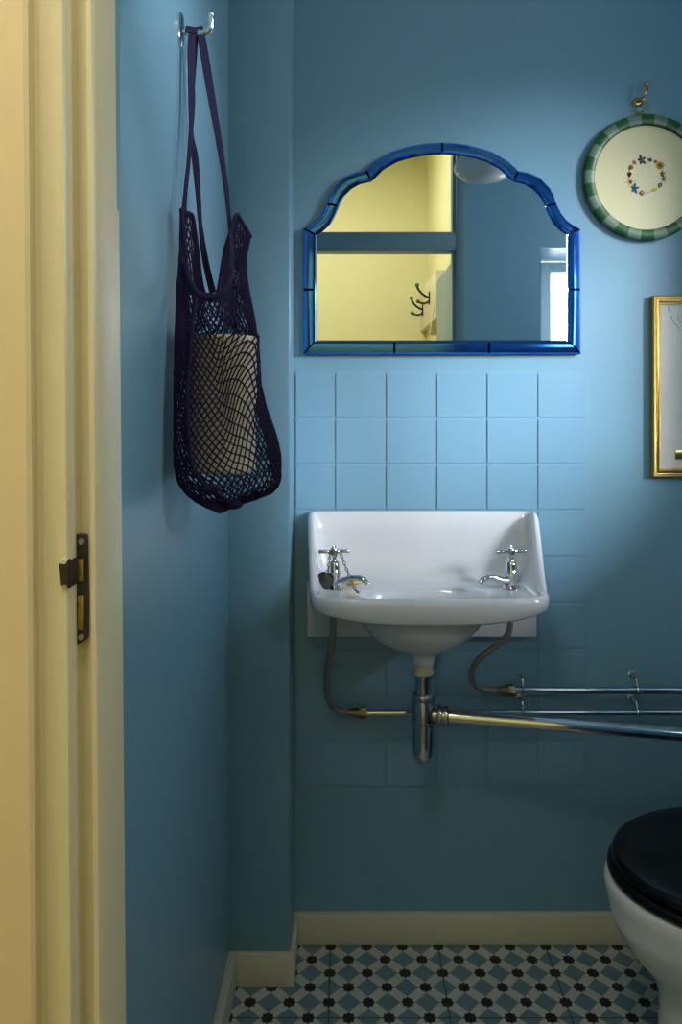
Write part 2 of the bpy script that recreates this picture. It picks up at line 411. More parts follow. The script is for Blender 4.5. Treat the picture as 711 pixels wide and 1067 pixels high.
# ------------------------------------------------------------ basin
basin = thing('wash_basin', 'small white ceramic wall basin with an upstand and side wings below the mirror', 'basin', (.168, DW, .85))
BX = .172; YB, YFr = 1.819, 1.557; YM = (YB+YFr)/2; HD = (YB-YFr)/2
NP = 144
def ab(n):
    out = []
    for k in range(NP):
        t = 2*PI*k/NP
        c, s_ = math.cos(t), math.sin(t)
        m_ = max(abs(c), abs(s_)); 
        # even walk on the square, then soften with superellipse norm
        q = (abs(c)**n+abs(s_)**n)**(1/n)
        out.append((c/q, s_/q))
    return out
def ring(e, zf, n=9):
    out = []
    for a, b_ in ab(n):
        nb = 40 if b_ < 0 else n
        if b_ < 0:
            q = (abs(a)**n+abs(b_)**n)**(1/n); c, s_ = a/q, b_/q
            m_ = max(abs(a), abs(b_)); a2, b2 = a/m_, b_/m_
            w_ = .65; a, b_ = lerp(a, a2, w_), lerp(b_, b2, w_)
        ee = e if e < .016 else .016+(e-.016)*(1-sstep(.1,.95,b_))
        eb = e if e < .016 else .016+(e-.016)*(1-sstep(.1,.95,b_))
        hw = .2555-.0125*b_
        x = BX - .002*b_ + a*(hw-ee)
        y = YM - b_*(HD-(ee if b_ < 0 else eb)) - (.010*(1-a*a)*max(0,b_))
        out.append((x, y, zf(a, b_)))
    return out
zr = lambda a, b_: .872+.140*(1-sstep(-.80,.55,b_))
zr2 = lambda a, b_: zr(a,b_)
zb = lambda a, b_: .817+.024*abs(a)**3 if b_ > 0 else .817+.024*abs(a)**3
DK = .857
def zmix(k, extra=0): return lambda a, b_: DK+(zr(a,b_)-DK)*k+extra
def ell(hx, hy, z, cx=.165, cy=1.672):
    out = []
    for a, b_ in ab(9):
        q = math.hypot(a, b_); out.append((cx+hx*a/q, cy-hy*b_/q, z))
    return out
rs = [ell(.024,.024,.700,.165,1.69), ell(.027,.027,.716,.165,1.69), ell(.042,.04,.726,.162,1.69), ell(.072,.06,.737,.16,1.69), ell(.103,.075,.755,.16,1.685),
      ell(.126,.09,.783,.16,1.68), ell(.138,.098,.805,.16,1.68), ell(.150,.105,.816,.162,1.68), ell(.165,.112,.822,.165,1.68)]
rs += [ring(.018, lambda a,b_: zb(a,b_)+.006), ring(.006, lambda a,b_: zb(a,b_)+.001), ring(.0015, lambda a,b_: zb(a,b_)+.006),
       ring(0, lambda a,b_: zr(a,b_)-.012), ring(.0015, lambda a,b_: zr(a,b_)-.004), ring(.006, zr), ring(.011, lambda a,b_: zr(a,b_)-.001),
       ring(.0155, lambda a,b_: zr(a,b_)-.006 if b_ < .3 else zr(a,b_)-.006), ring(.019, zmix(.72)), ring(.023, zmix(.42)), ring(.031, zmix(.18)), ring(.045, zmix(.05)), ring(.06, zmix(0))]
rs += [ell(.150,.066,DK-.001,.165,1.660), ell(.138,.060,DK-.005,.165,1.658), ell(.125,.055,.835,.165,1.66), ell(.105,.048,.80,.165,1.665), ell(.07,.035,.775,.165,1.675), ell(.024,.022,.765,.165,1.69)]
bowl = obj('bowl', MB().rings(rs), M['ceramic'], basin, angle=75)
b = MB().box(X(320,1.80), X(559,1.80), 1.792, 1.8195, Z(664,1.795), .85, .004)
obj('wall_skirt', b, M['ceramic'], basin)
b = MB().lathe([(.0,.7655),(.021,.7655),(.021,.768),(.016,.7685),(.012,.766),(0,.766)], (.165,1.69,0))
obj('waste_grating', b, M['chrome'], basin, label='chrome waste ring')

# taps (built local, spout along +x)
def make_tap(name, label, px, ang, d=1.70, zbase=DK):
    t = thing(name, label, 'tap', (X(px,d), d, zbase), 'pillar taps on the basin')
    b = MB().lathe([(0,-.001),(.021,-.001),(.021,.002),(.019,.004),(.0145,.006),(.0118,.009),(.0122,.016),(.0128,.020),(.0132,.032),(.0148,.034),(.0148,.038),(.0132,.040),(.0130,.052),(.0122,.057),(.0100,.060),(.006,.062),(.0048,.065),(.0045,.073),(0,.073)], n=28)
    obj('tap_body', b, M['chrome'], t, local=True)
    pts = smooth_path([(.006,0,.017),(.022,0,.020),(.040,0,.0265),(.056,0,.0285),(.069,0,.0245),(.077,0,.015)], 5)
    n = len(pts)
    b = MB().tube([(p.x*math.cos(ang), p.x*math.sin(ang), p.z) for p in pts], [lerp(.0100,.0066,min(1,i/(n*.5))) if i < n-4 else .0074 for i in range(n)], 14)
    obj('spout', b, M['chrome'], t, local=True)
    b = MB().lathe([(0,.070),(.0065,.070),(.0085,.076),(.0092,.082),(.008,.088),(.005,.092),(.0035,.095),(0,.0955)], n=20)
    L_ = .031; ca, sa = math.cos(.12), math.sin(.12)
    for s_ in (-1, 1):
        b.tube([(s_*.006*ca, s_*.006*sa, .082), (s_*.012*ca, s_*.012*sa, .082), (s_*.026*ca, s_*.026*sa, .082), (s_*L_*ca, s_*L_*sa, .082)], [.0055,.0040,.0038,.0046], 12)
        b.sphere((s_*L_*ca, s_*L_*sa, .082), .0046)
    obj('cross_handle', b, M['chrome'], t, local=True)
    return t
tapL = make_tap('pillar_tap', 'chrome pillar tap at the left end of the basin, plug chain looped over it', 348.5, -.35)
tapR = make_tap('pillar_tap', 'chrome pillar tap at the right end of the basin, spout pointing left, no chain', 533, PI+.30)
# plug and chain
tl = Vector(tapL.location)
plug = thing('basin_plug', 'round black rubber plug on a chain behind the left tap', 'plug', tuple(P(337.5,606,1.682)))
pc = P(337.5,606,1.682)
ax = Vector((.25,-1,.45)).normalized()
obj('plug_disc', MB().lathe([(0,-.006),(.016,-.006),(.018,-.004),(.0195,.003),(.0195,.006),(.017,.007),(.006,.007),(0,.0072)], pc, ax, 28), M['rubber'], plug)
def chain(pts, step=.0085):
    b = MB(); path = smooth_path(pts, 10); acc = 0; k = 0; last = path[0]
    res = [path[0]]
    for p in path[1:]:
        while (p-last).length >= step:
            last = last + (p-last).normalized()*step; res.append(last.copy())
    for i in range(len(res)-1):
        a, c = res[i], res[i+1]; m_ = (a+c)/2; t = (c-a).normalized()
        side = Vector((0,1,0)) if i % 2 else Vector((1,0,0))
        s_ = (side-t*side.dot(t)).normalized(); nrm = t.cross(s_)
        R = step*.62; rr = []
        for q in range(11):
            an = 2*PI*q/10; d_ = t*math.cos(an)*R+s_*math.sin(an)*R*.55
            rr.append([m_+d_+(d_.normalized()*math.cos(2*PI*j/5)+nrm*math.sin(2*PI*j/5))*.0012 for j in range(5)])
        b.rings(rr, False, False)
    return b
hz = tl.z+.083; ty = tl.y
pts = [pc+ax*.008, P(341.5,596,1.668), P(343.5,585,1.675), Vector((tl.x-.010, ty-.006, hz-.006)), Vector((tl.x-.006, ty-.010, hz+.004)), Vector((tl.x+.002, ty-.012, hz+.001)),
       Vector((tl.x+.013, ty-.007, hz-.004)), P(360,590,1.68), P(365,602,1.655), P(370,614,1.635), Vector((X(375,1.60), 1.612, .868))]
obj('link_chain', chain(pts), M['oldbrass'], plug)
sp = P(368,611,1.735); b = MB().sphere((sp.x, 1.735, DK+.0085), .022, (1.0,.7,.4), 24)
tag(obj('soap_bar', b, M['soap']), 'worn yellow bar of soap behind the left tap spout', 'soap')

# ------------------------------------------------------------ waste trap and pipes
wx, wy = .165, 1.69
trap = thing('bottle_trap', 'chrome bottle trap hanging under the basin with its waste pipe running right', 'waste trap', (wx, wy, .60))
obj('tail_collar', MB().lathe([(0,.703),(.0235,.703),(.0235,.698),(.0215,.696),(.0215,.681),(.023,.680),(.023,.676),(0,.676)], (wx,wy,0)), M['plasticcream'], trap, label='cream plastic collar')
obj('inlet_tube', MB().lathe([(0,.677),(.0245,.677),(.0245,.673),(.0175,.672),(.0170,.668),(.0170,.628),(0,.628)], (wx,wy,0)), M['chrome'], trap)
b = MB().lathe([(0,.636),(.018,.636),(.022,.633),(.0245,.630),(.0245,.618),(0,.618)], (wx,wy,0), n=8)
obj('compression_nut', b, M['steel'], trap)
obj('trap_body', MB().lathe([(0,.620),(.0225,.620),(.024,.616),(.0245,.575),(.0265,.573),(.0265,.568),(.0245,.566),(.0240,.52),(.0235,.507),(.021,.494),(.015,.484),(.006,.480),(0,.480)], (wx,wy,0), n=36), M['chrome'], trap)
oz = Z(744.5,1.69)
dirp = (Vector((X(760,1.58), 1.60, oz-.006)) - Vector((wx+.02, 1.70, oz))).normalized()
p0 = Vector((wx, 1.69, oz))
b = MB().lathe([(0,.015),(.013,.015),(.013,.030),(.0195,.031),(.0205,.034),(.0205,.040),(.0185,.042),(.0185,.047),(.021,.048),(.021,.053),(.0155,.056),(0,.056)], p0, dirp, 24)
obj('outlet_nut', b, M['steel'], trap)
e_ = p0+dirp*.62
obj('waste_pipe', MB().tube([p0+dirp*.045, p0+dirp*.3, e_]+smooth_path([e_+dirp*.05, e_+dirp*.10+Vector((0,.02,0)), e_+dirp*.11+Vector((0,.08,0)), Vector((e_.x+.11,DW,e_.z))],5), .0138, 24), M['chrome'], trap)
# supply pipes with braided connectors
PY = 1.792
zu, zl = Z(719.5,PY), Z(742.5,PY)
def supply(label, hose, nutpx, nutpy, pipe_to, z):
    t = thing('supply_pipe', label, 'pipe', (X(nutpx,PY), PY, z))
    obj('braided_hose', MB().tube(smooth_path(hose, 8), .0068, 14), M['braid'], t, label='braided steel hose')
    x = X(nutpx,PY)
    b = MB().lathe([(0,-.022),(.0075,-.022),(.0075,-.012),(.0095,-.011),(.0095,.004),(0,.004)], (x,PY,z), (1,0,0), 20)
    b.lathe([(0,.003),(.0125,.003),(.0135,.005),(.0135,.019),(.0125,.021),(.009,.022),(0,.022)], (x,PY,z), (1,0,0), 6)
    obj('brass_nut', b, M['oldbrass'], t, label='tarnished brass nut')
    obj('copper_tail', MB().tube([(x+.018,PY,z), (pipe_to,PY,z)], .0062 if z < zu-.01 else .0072, 18), M['chrome'], t, label='chromed pipe')
    return t
tls = P(348,646,1.70)
supply('lower chromed supply pipe fed by the braided hose from the left tap', [Vector((X(348,1.70),1.70,.845)), P(347,662,1.70), P(343,690,1.72), P(340.5,712,1.75), P(343,730,1.775), P(351,739.5,1.79), Vector((X(366,PY)-.0,PY,zl))], 373, 742, XR, zl)
supply('upper chromed supply pipe fed by the curved braided hose from the right tap', [Vector((X(533,1.70),1.70,.845)), P(531,657,1.70), P(521,670,1.71), P(503,683,1.73), P(493,696,1.75), P(492,709,1.775), P(500,717,1.79), Vector((X(522,PY),PY,zu))], 527, 719, XR, zu)
for k, (px, lab) in enumerate(((545, 'pipe clip pair beside the brass nut, left of two'), (664, 'pipe clip pair on the bare wall pipes, right of two'))):
    t = thing('pipe_clip', lab, 'pipe clip', (X(px,PY), DW, zu), 'clips holding the two supply pipes')
    for z, r in ((zu,.0085),(zl,.0075)):
        b = MB().torus((X(px,PY),PY,z), r+.0008, .0028, (1,0,0), 20, 8)
        b.tube([(X(px,PY),PY,z+r), (X(px,PY),PY+.001,z+r+.010), (X(px,PY),PY+.003,z+r+.015), (X(px,PY),DW-.002,z+r+.018)], .0040, 10)
        b.lathe([(0,0),(.009,0),(.009,.002),(.005,.004),(0,.004)], (X(px,PY),DW,z+r+.018), (0,-1,0), 18)
        b.sphere((X(px,PY),PY-.001,z+r+.003), .0045)
        obj('clip', b, M['chrome'], t)

# ------------------------------------------------------------ net bag on hook
hx, hy, hz_ = XL, 1.20, Z(33,1.20)
hook = thing('wall_hook', 'chrome wall hook on an oval plate high on the left wall', 'hook', (hx, hy, hz_))
b = MB().rings([[(hx+dx, hy+ry*math.cos(2*PI*k/32), hz_+.003+rz_*math.sin(2*PI*k/32)) for k in range(32)] for dx, ry, rz_ in ((0,.017,.026),(.003,.017,.026),(.0055,.014,.023),(.006,.005,.010))])
obj('back_plate', b, M['chrome'], hook)
b = MB().tube(smooth_path([(hx+.004,hy,hz_),(hx+.025,hy,hz_-.001),(hx+.040,hy,hz_-.001),(hx+.047,hy,hz_+.004),(hx+.050,hy,hz_+.013),(hx+.0495,hy,hz_+.026)], 6), .0046, 14)
b.sphere((hx+.0495,hy,hz_+.026), .005)
obj('hook_arm', b, M['chrome'], hook)

bag = thing('net_bag', 'dark purple string bag hanging from the chrome hook on the left wall', 'bag', (-.19, 1.2, Z(530,1.18)))
tab = [(222,189,262),(240,187,261),(260,187,257),(280,186,257),(300,184,260),(330,183,266),(360,182,270),(400,181,272),(430,180.5,279),(460,180.5,288),(485,182,292.5),(500,186,293),(510,194,291),(518,205,283),(524,217,268),(529,229,250)]
ROLLS = [Vector((-.190,1.188,Z(421,1.182))), Vector((-.192,1.186,Z(492,1.18)))]
def bagpt(u, py, grow=0):
    pl, pr = interp(tab, py, 1), interp(tab, py, 2)
    c, s_ = math.cos(u), math.sin(u)
    xl = X(pl, 1.125)+.001; xr = X(pr, 1.23)
    # keep the left edge at the wall
    w_ = (pr-pl)/110.0
    bdp = .064*min(1, max(.12, w_**.8))*(.45 if py < 300 else lerp(.45,1,sstep(300,420,py)))
    x = (xl+xr)/2+(xr-xl)/2*c; y = 1.178+.052*c-bdp*s_
    x = max(x, XL+.003+.004*(1+math.sin(u*7)))
    return Vector((x, y, Z(py, 1.18)))
def topy(u):
    s_, c = math.sin(u), math.cos(u)
    if s_ > 0: f = (1-sstep(.05,.62,c))**.8*(1-sstep(.55,1,-c))**.8
    else: f = (1-sstep(.05,.62,c))*(1-sstep(.3,.8,-c))
    return 228+82*f+((-12+46*(max(c,.5)-.5)) if c > 0 else 0)*(1-f)
NU, NV = 46, 48
b = MB(); nodes = []
for j in range(NV+1):
    row = []
    for i in range(NU):
        u = 2*PI*(i+(j%2)*.5)/NU + .10*math.sin(j*.23)
        v = (j/NV)
        py = lerp(topy(u), 529, v**.96)
        p = bagpt(u, py)
        for rq in ROLLS:
            if rq.z-.01 < p.z < rq.z+.108:
                dv = Vector((p.x-rq.x, p.y-rq.y)); 
                if dv.length < .0545: dv = dv.normalized()*.0545; p.x = rq.x+dv.x; p.y = rq.y+dv.y
        p.x = max(p.x, XL+.002)
        p += Vector((random.uniform(-1,1), random.uniform(-1,1), random.uniform(-1,1)))*.0004
        row.append(p)
    nodes.append(row)
def strand(b, a, c, r):
    d_ = (c-a)
    if d_.length < 1e-5: return
    t = d_.normalized(); n1 = t.orthogonal().normalized(); n2 = t.cross(n1)
    b.rings([[p+(n1*math.cos(2*PI*k/4)+n2*math.sin(2*PI*k/4))*r for k in range(4)] for p in (a, c)], False, False)
for j in range(NV):
    for i in range(NU):
        a = nodes[j][i]
        if j % 2 == 0: nb = (nodes[j+1][i], nodes[j+1][(i-1)%NU])
        else: nb = (nodes[j+1][(i+1)%NU], nodes[j+1][i])
        for c in nb: strand(b, a, c, .0014)
obj('netting', b, M['net'], bag, smooth=True, angle=80)
# rim tape following the top of the net
pts = [bagpt(2*PI*k/160, topy(2*PI*k/160)) for k in range(161)]
b = MB().tube(pts, .0032, 8, cap=False)
obj('rim_tape', b, M['tape'], bag)
# seam rope and gathered knot
b = MB().tube(smooth_path([bagpt(u, py)+Vector((0,-.003,0)) for u, py in ((2.05,312),(2.15,360),(2.2,410),(2.2,450),(2.15,482),(1.95,500),(1.7,514),(1.5,526))], 5), .0032, 8)
b.sphere(bagpt(1.9,503)+Vector((0,-.004,0)), .010, (1.6,.8,.8)); b.sphere(bagpt(1.55,522)+Vector((0,-.002,0)), .009, (1.9,.8,.8))
obj('seam', b, M['net'], bag)
# folds of gathered net down the right-hand edge
for off, rr in ((0,.006),(.25,.005)):
    b = MB()
    pts = [bagpt(-.15+off, py)+Vector((-.004-off*.02,0,0)) for py in range(250, 505, 12)]
    b.ribbon(pts, [.006+.010*sstep(380,470,250+12*i)*(1-sstep(480,505,250+12*i)) for i in range(len(pts))], [.3+.8*off]*len(pts), .003)
    obj('gathered_fold', b, M['net'], bag)
# handles
top1 = Vector((hx+.021, hy, hz_+.006)); 
def strap(pts, w, angs):
    pp = smooth_path(pts, 6); n = len(pp); k = len(pts)-1
    ww = [lerp(w[min(k,int(i/6))], w[min(k,int(i/6)+1)] if int(i/6) < k else w[-1], (i%6)/6) for i in range(n)]
    aa = [lerp(angs[min(k,int(i/6))], angs[min(k,int(i/6)+1)] if int(i/6) < k else angs[-1], (i%6)/6) for i in range(n)]
    return MB().ribbon(pp, ww, aa, .0016)
W_ = .011
lft = bagpt(PI*.97, topy(PI*.97)); rgt = bagpt(.35, 240)
A = [top1, P(199.5,45,1.19), P(199,75,1.185), P(200,100,1.18), P(199.5,130,1.17), P(197,165,1.16), P(193.5,200,1.15), P(191.5,232,1.135), P(191,262,1.125), P(195,287,1.12)]
obj('handle', strap(A, [W_]*6+[.009,.010,.009,.007], [0,.3,1.0,.3,1.2,1.35,1.2,.9,.5,.2]), M['tape'], bag)
Bp = [top1+Vector((.003,.004,.001)), P(203,48,1.205), P(202,75,1.21), P(200.5,110,1.21), P(200,140,1.21), P(203.5,165,1.21), P(206.5,200,1.215), P(209,234,1.22), P(214,270,1.225), P(222,305,1.225)]
obj('handle', strap(Bp, [W_]*10, [0,.8,1.2,1.45,1.3,.3,1.0,1.2,.6,.3]), M['tape'], bag)
Cp = [top1+Vector((.010,-.002,.001)), P(212,50,1.20), P(217,80,1.20), P(223,115,1.20), P(229,150,1.20), P(235,190,1.20), P(238.5,222,1.195), P(241,250,1.175), P(242,268,1.15), P(240,286,1.13)]
obj('handle', strap(Cp, [.011,.013,.013,.012,.011,.010,.009,.009,.009,.008], [0,.1,.2,.5,.7,.9,1.1,1.0,.8,.5]), M['tape'], bag)
Up = [P(193.5,275,1.118), P(198,293,1.108), P(206,306,1.10), P(218,311,1.098), P(231,306,1.10), P(239,294,1.112), P(242,280,1.13)]
obj('handle', MB().tube(smooth_path(Up, 6), .0045, 10), M['tape'], bag, label='thick rolled edge of the mouth')
# over the hook
b = MB().ribbon([(top1.x-.002, hy-.006, hz_-.004), (top1.x-.001, hy-.003, hz_+.0055), (top1.x, hy+.003, hz_+.0055), (top1.x+.001, hy+.006, hz_-.004)], .02, [0,0,0,0])
obj('hook_loop', b, M['tape'], bag)

# rolls inside the bag
def roll_mesh():
    b = MB(); n = 40; R, r, h = .0515, .019, .103
    pr = [(r,0),(R-.003,0),(R,.003),(R,h-.003),(R-.003,h),(r,h),(r,0)]
    b.rings([[(q*math.cos(2*PI*k/n), q*math.sin(2*PI*k/n), z) for k in range(n)] for q, z in pr], False, False)
    c = MB().rings([[(q*math.cos(2*PI*k/n), q*math.sin(2*PI*k/n), z) for k in range(n)] for q, z in ((r-.0005,.001),(r-.0005,h-.001),(r-.002,h-.001),(r-.002,.001),(r-.0005,.001))], False, False)
    return b, c
rb, rc = roll_mesh()
labs = ['cream toilet roll, upper of the two inside the string bag', 'cream toilet roll, lower of the two inside the string bag']
pos = [(ROLLS[0], (0,.0,0)), (ROLLS[1], (.0,.0,0))]
r0 = thing('toilet_roll', labs[0], 'toilet roll', pos[0][0], 'toilet rolls in the string bag')
obj('tissue', rb, M['paper'], r0, local=True); obj('cardboard_core', rc, M['fl_tan'], r0, local=True)
r0.rotation_euler = pos[0][1]
for k in (1,):
    r1 = r0.copy(); C.objects.link(r1); r1.location = pos[k][0]; r1.rotation_euler = pos[k][1]; r1['label'] = labs[k]
    for ch in list(r0.children):
        c_ = ch.copy(); C.objects.link(c_); c_.parent = r1

# ------------------------------------------------------------ round picture
YP = DW
rc_ = P(675.5,184,1.805); R0 = .1466; R1 = .1235
rp = thing('round_picture', 'round picture of a pressed flower wreath in a green striped frame', 'picture', (rc_.x, DW, rc_.z))
# two striped materials as one mesh frame
NS = 28; sub = 6; b = MB()
prf = [(R0-.002,DW),(R0,DW-.002),(R0,DW-.017),(R0-.003,DW-.020),(R1+.003,DW-.020),(R1,DW-.018),(R1,DW-.008)]
tot = NS*sub
for k in range(tot):
    mi = (k//sub) % 2
    a0, a1 = 2*PI*k/tot+.11, 2*PI*(k+1)/tot+.11
    vs = [(rc_.x+r*math.cos(a), y, rc_.z+r*math.sin(a)) for a in (a0, a1) for r, y in prf]
    n = len(prf); b.add(vs, [(i, i+1, n+i+1, n+i) for i in range(n-1)], mi)
fo = obj('striped_frame', b, [M['stripe_green'], M['stripe_pale']], rp, angle=50)
obj('picture_card', MB().lathe([(0,0),(R1+.001,0),(R1+.001,.006),(0,.0061)], (rc_.x, DW-.004, rc_.z), (0,-1,0), 64), M['cream_card'], rp)
obj('mount_rim', MB().torus((rc_.x, DW-.012, rc_.z), R1-.0005, .0012, (0,1,0), 64, 6), M['iron'], rp)
YC = DW-.0105
def petal(b, cx, cz, ang, l, w, mi=0, dy=0):
    pts = [(0,0),(l*.35,w*.45),(l*.7,w*.5),(l,0),(l*.7,-w*.5),(l*.35,-w*.45)]
    ca, sa = math.cos(ang), math.sin(ang)
    r = [[(cx+x*ca-y*sa, yy, cz+x*sa+y*ca) for x, y in pts] for yy in (YC+.0004, YC-.0005-dy)]
    b.rings(r, mi=mi)
def flower(px, py, kind, m1, m2, s, rot=0, name='pressed_flower'):
    c = P(px, py, YC); b = MB(); s *= .0027
    if kind == 'daisy':
        for k in range(9): petal(b, c.x, c.z, rot+2*PI*k/9, s, s*.55)
    elif kind == 'four':
        for k in range(5): petal(b, c.x, c.z, rot+2*PI*k/5+.2*math.sin(k*3), s*(1+.2*math.sin(k*2)), s*.5)
    elif kind == 'star':
        for k in range(6): petal(b, c.x, c.z, rot+PI*k/3, s*(1.2 if k%3==0 else .9), s*.16)
    elif kind == 'bud':
        petal(b, c.x-s*math.cos(rot), c.z-s*math.sin(rot), rot, 2*s, s*1.0); petal(b, c.x-s*.6*math.cos(rot), c.z-s*.6*math.sin(rot), rot+.5, 1.3*s, s*.5); petal(b, c.x-s*.6*math.cos(rot), c.z-s*.6*math.sin(rot), rot-.5, 1.3*s, s*.5)
    elif kind == 'tail':
        petal(b, c.x, c.z, rot, s*2.2, s*.16); petal(b, c.x-s*math.cos(rot)*.9, c.z-s*math.sin(rot)*.9, rot, s*1.8, s*1.0)
    if m2:
        bb = MB()
    k0 = len(b.f)
    if m2:
        b.lathe([(0,0),(s*.3,0),(s*.3,.0006),(0,.0007)], (c.x, YC-.0004, c.z), (0,-1,0), 10, mi=1)
    obj(name, b, [M[m1], M[m2 or m1]], rp, smooth=False)
def wz(x, y): return 640+x*.09986, 151.5+y*.09986
for x, y, k, a, b2, s, r in [
    (288,152,'four','fl_navy','fl_brown',4.3,.6),(375,150,'bud','fl_blue','fl_teal',2.6,-.3),(432,170,'bud','fl_rust','fl_brown',2,.8),(480,210,'daisy','fl_gold','fl_brown',4,0),
    (505,295,'four','fl_brown','fl_plum',2.8,.3),(520,350,'star','fl_rust','fl_brown',4,0),(480,418,'bud','fl_brown','fl_tan',2.8,1.1),(425,463,'tail','fl_yellow',None,3.4,PI+.45),
    (288,497,'bud','fl_tan','fl_pale',3.2,.1),(215,450,'four','fl_teal','fl_navy',4.2,.2),(172,382,'star','fl_pale','fl_brown',5,.15),(162,303,'bud','fl_plum',None,3,PI/2),
    (175,232,'bud','fl_orange','fl_rust',3.2,1.0),(215,180,'bud','fl_rust','fl_orange',2.4,2.2)]:
    q = wz(x, y); flower(q[0], q[1], k, a, b2, s, r)
def stem(pts, name='stem'):
    obj(name, MB().tube([P(*wz(x, y), YC-.0003) for x, y in pts], .0005, 5), M['fl_tan'], rp)
stem([(330,505),(370,493),(420,470)]); stem([(200,470),(180,490)]); stem([(345,135),(370,148)])
# hanging ring, and brass hook
rgc = P(671.5,108,1.80)
obj('hanging_ring', MB().torus((rgc.x, DW-.010, rgc.z), .0165, .0016, (0,1,0), 32, 8).lathe([(.004,-.004),(.0075,-.002),(.0075,.003),(.005,.006),(.0025,.008),(0,.009)], (rgc.x, DW-.010, rc_.z+R0), (0,0,1), 20), M['brass'], rp)
hk = P(669,103,1.80)
h2 = thing('picture_hook', 'small brass ball-ended hook holding the round picture', 'hook', (hk.x, DW, hk.z))
obj('rosette', MB().lathe([(0,0),(.011,0),(.012,.002),(.0095,.004),(.009,.006),(.006,.008),(0,.009)], (hk.x-.002, DW, hk.z), (0,-1,0), 24), M['brass'], h2)
b = MB().tube(smooth_path([(hk.x-.001,DW-.006,hk.z),(hk.x,DW-.020,hk.z+.002),(hk.x+.004,DW-.030,hk.z+.008),(hk.x+.0085,DW-.032,hk.z+.018),(hk.x+.009,DW-.031,hk.z+.028)], 5), [.004]*5+[.0036]*16, 12)
b.sphere((hk.x+.0085, DW-.031, hk.z+.031), .0062)
obj('hook_arm', b, M['brass'], h2)

# ------------------------------------------------------------ gold framed picture
gx0, gx1 = X(681.5,1.80), 1.02; gz1, gz0 = Z(307.5,1.80), Z(497.5,1.80); fw = .0195
gp = thing('framed_picture', 'rectangular gold framed picture with a white mount on the right of the wall', 'picture', (gx0, DW, gz0))
b = MB()
def frame_ring(e, y): return [(gx0+e, y, gz0+e), (gx1-e, y, gz0+e), (gx1-e, y, gz1-e), (gx0+e, y, gz1-e)]
b.rings([frame_ring(e, y) for e, y in ((.002,DW),(0,DW-.003),(0,DW-.019),(.0025,DW-.022),(.0055,DW-.0215),(.007,DW-.019),(.009,DW-.0185),(.011,DW-.022),(.0135,DW-.0225),(.0155,DW-.020),(.0165,DW-.017),(.0195,DW-.0165),(.0195,DW-.008))], False, False)
obj('gilt_frame', b, M['gold'], gp, angle=25)
obj('mount', MB().box(gx0+.012, gx1-.012, DW-.010, DW-.002, gz0+.012, gz1-.012), M['white_card'], gp, smooth=False)
b = MB().tube(smooth_path([P(px,py,DW-.0105) for px, py in ((696.5,313),(697.5,322),(700.5,331),(705,338),(711,343),(720,345.5),(730,343))], 6), .0016, 8)
b.tube(smooth_path([P(px,py,DW-.0105) for px, py in ((712,318),(708,324),(707,332),(711,337),(718,338))], 6), .0013, 8)
obj('embossed_scroll', b, M['white_card'], gp)
obj('caption_plate', MB().box(X(706.5,1.8), X(760,1.8), DW-.0125, DW-.009, Z(479,1.8), Z(469.5,1.8), .0005), M['gold'], gp)

# ------------------------------------------------------------ toilet
TY_ = 1.405
toilet = thing('toilet', 'white ceramic toilet with a closed glossy black seat and lid', 'toilet', (.75, TY_, 0))
def dshape(tip, hw, z, xe=1.02, L_=.26, n=28, cy=TY_):
    pts = []
    for k in range(n+1):
        a = PI/2+PI*k/n
        pts.append((tip+L_+L_*math.cos(a), cy+hw*math.sin(a), z))
    nb = 8
    for k in range(1, nb): pts.append((lerp(tip+L_, xe, k/nb), cy-hw*lerp(1,.86,k/nb), z))
    pts.append((xe, cy-hw*.86, z)); pts.append((xe, cy, z)); pts.append((xe, cy+hw*.86, z))
    for k in range(nb-1, 0, -1): pts.append((lerp(tip+L_, xe, k/nb), cy+hw*lerp(1,.86,k/nb), z))
    return pts
b = MB().rings([dshape(.545,.115,0,1.0,.16), dshape(.550,.108,.02,1.0,.15), dshape(.566,.095,.09,1.0,.14), dshape(.568,.092,.18,1.0,.14), dshape(.560,.098,.22,1.0,.15), dshape(.535,.122,.25,1.0,.18), dshape(.505,.150,.285,1.01,.22),
    dshape(.486,.170,.322,1.02,.25), dshape(.480,.176,.338,1.02,.255), dshape(.481,.178,.342,1.02,.255), dshape(.473,.184,.375,1.02,.26), dshape(.471,.186,.392,1.02,.26), dshape(.474,.184,.400,1.02,.26), dshape(.482,.176,.403,1.01,.255)])
obj('pan', b, M['ceramic'], toilet, angle=50)
b = MB().rings([dshape(.484,.186,.404,.93,.235), dshape(.4785,.190,.407,.93,.24), dshape(.478,.191,.414,.93,.24), dshape(.482,.188,.420,.93,.24), dshape(.488,.184,.4215,.93,.24)])
obj('seat', b, M['black'], toilet, angle=60)
b = MB().rings([dshape(.494,.180,.4225,.93,.235), dshape(.487,.186,.425,.93,.24), dshape(.486,.188,.432,.93,.24), dshape(.489,.186,.439,.93,.24), dshape(.497,.179,.443,.92,.235), dshape(.53,.15,.4445,.90,.215), dshape(.62,.08,.446,.85,.15)])
obj('lid', b, M['black'], toilet, angle=60)
b = MB().box(.97, XR-.003, TY_-.2, TY_+.2, .40, .78, .02).box(.96, XR-.003, TY_-.21, TY_+.21, .78, .81, .008)
obj('cistern', b, M['ceramic'], toilet)

# ------------------------------------------------------------ lock keep on the jamb
sh = lambda z: lean(z)
kz0, kz1 = Z(672,.632), Z(556,.632)
keep = thing('lock_keep', 'black iron lock keep with brass slots let into the cream door jamb', 'lock plate', (xs+.01, .632, kz0))
yk = .6285; s0 = sh(1.1)
def kx(px): return X(px, yk)
b = MB()
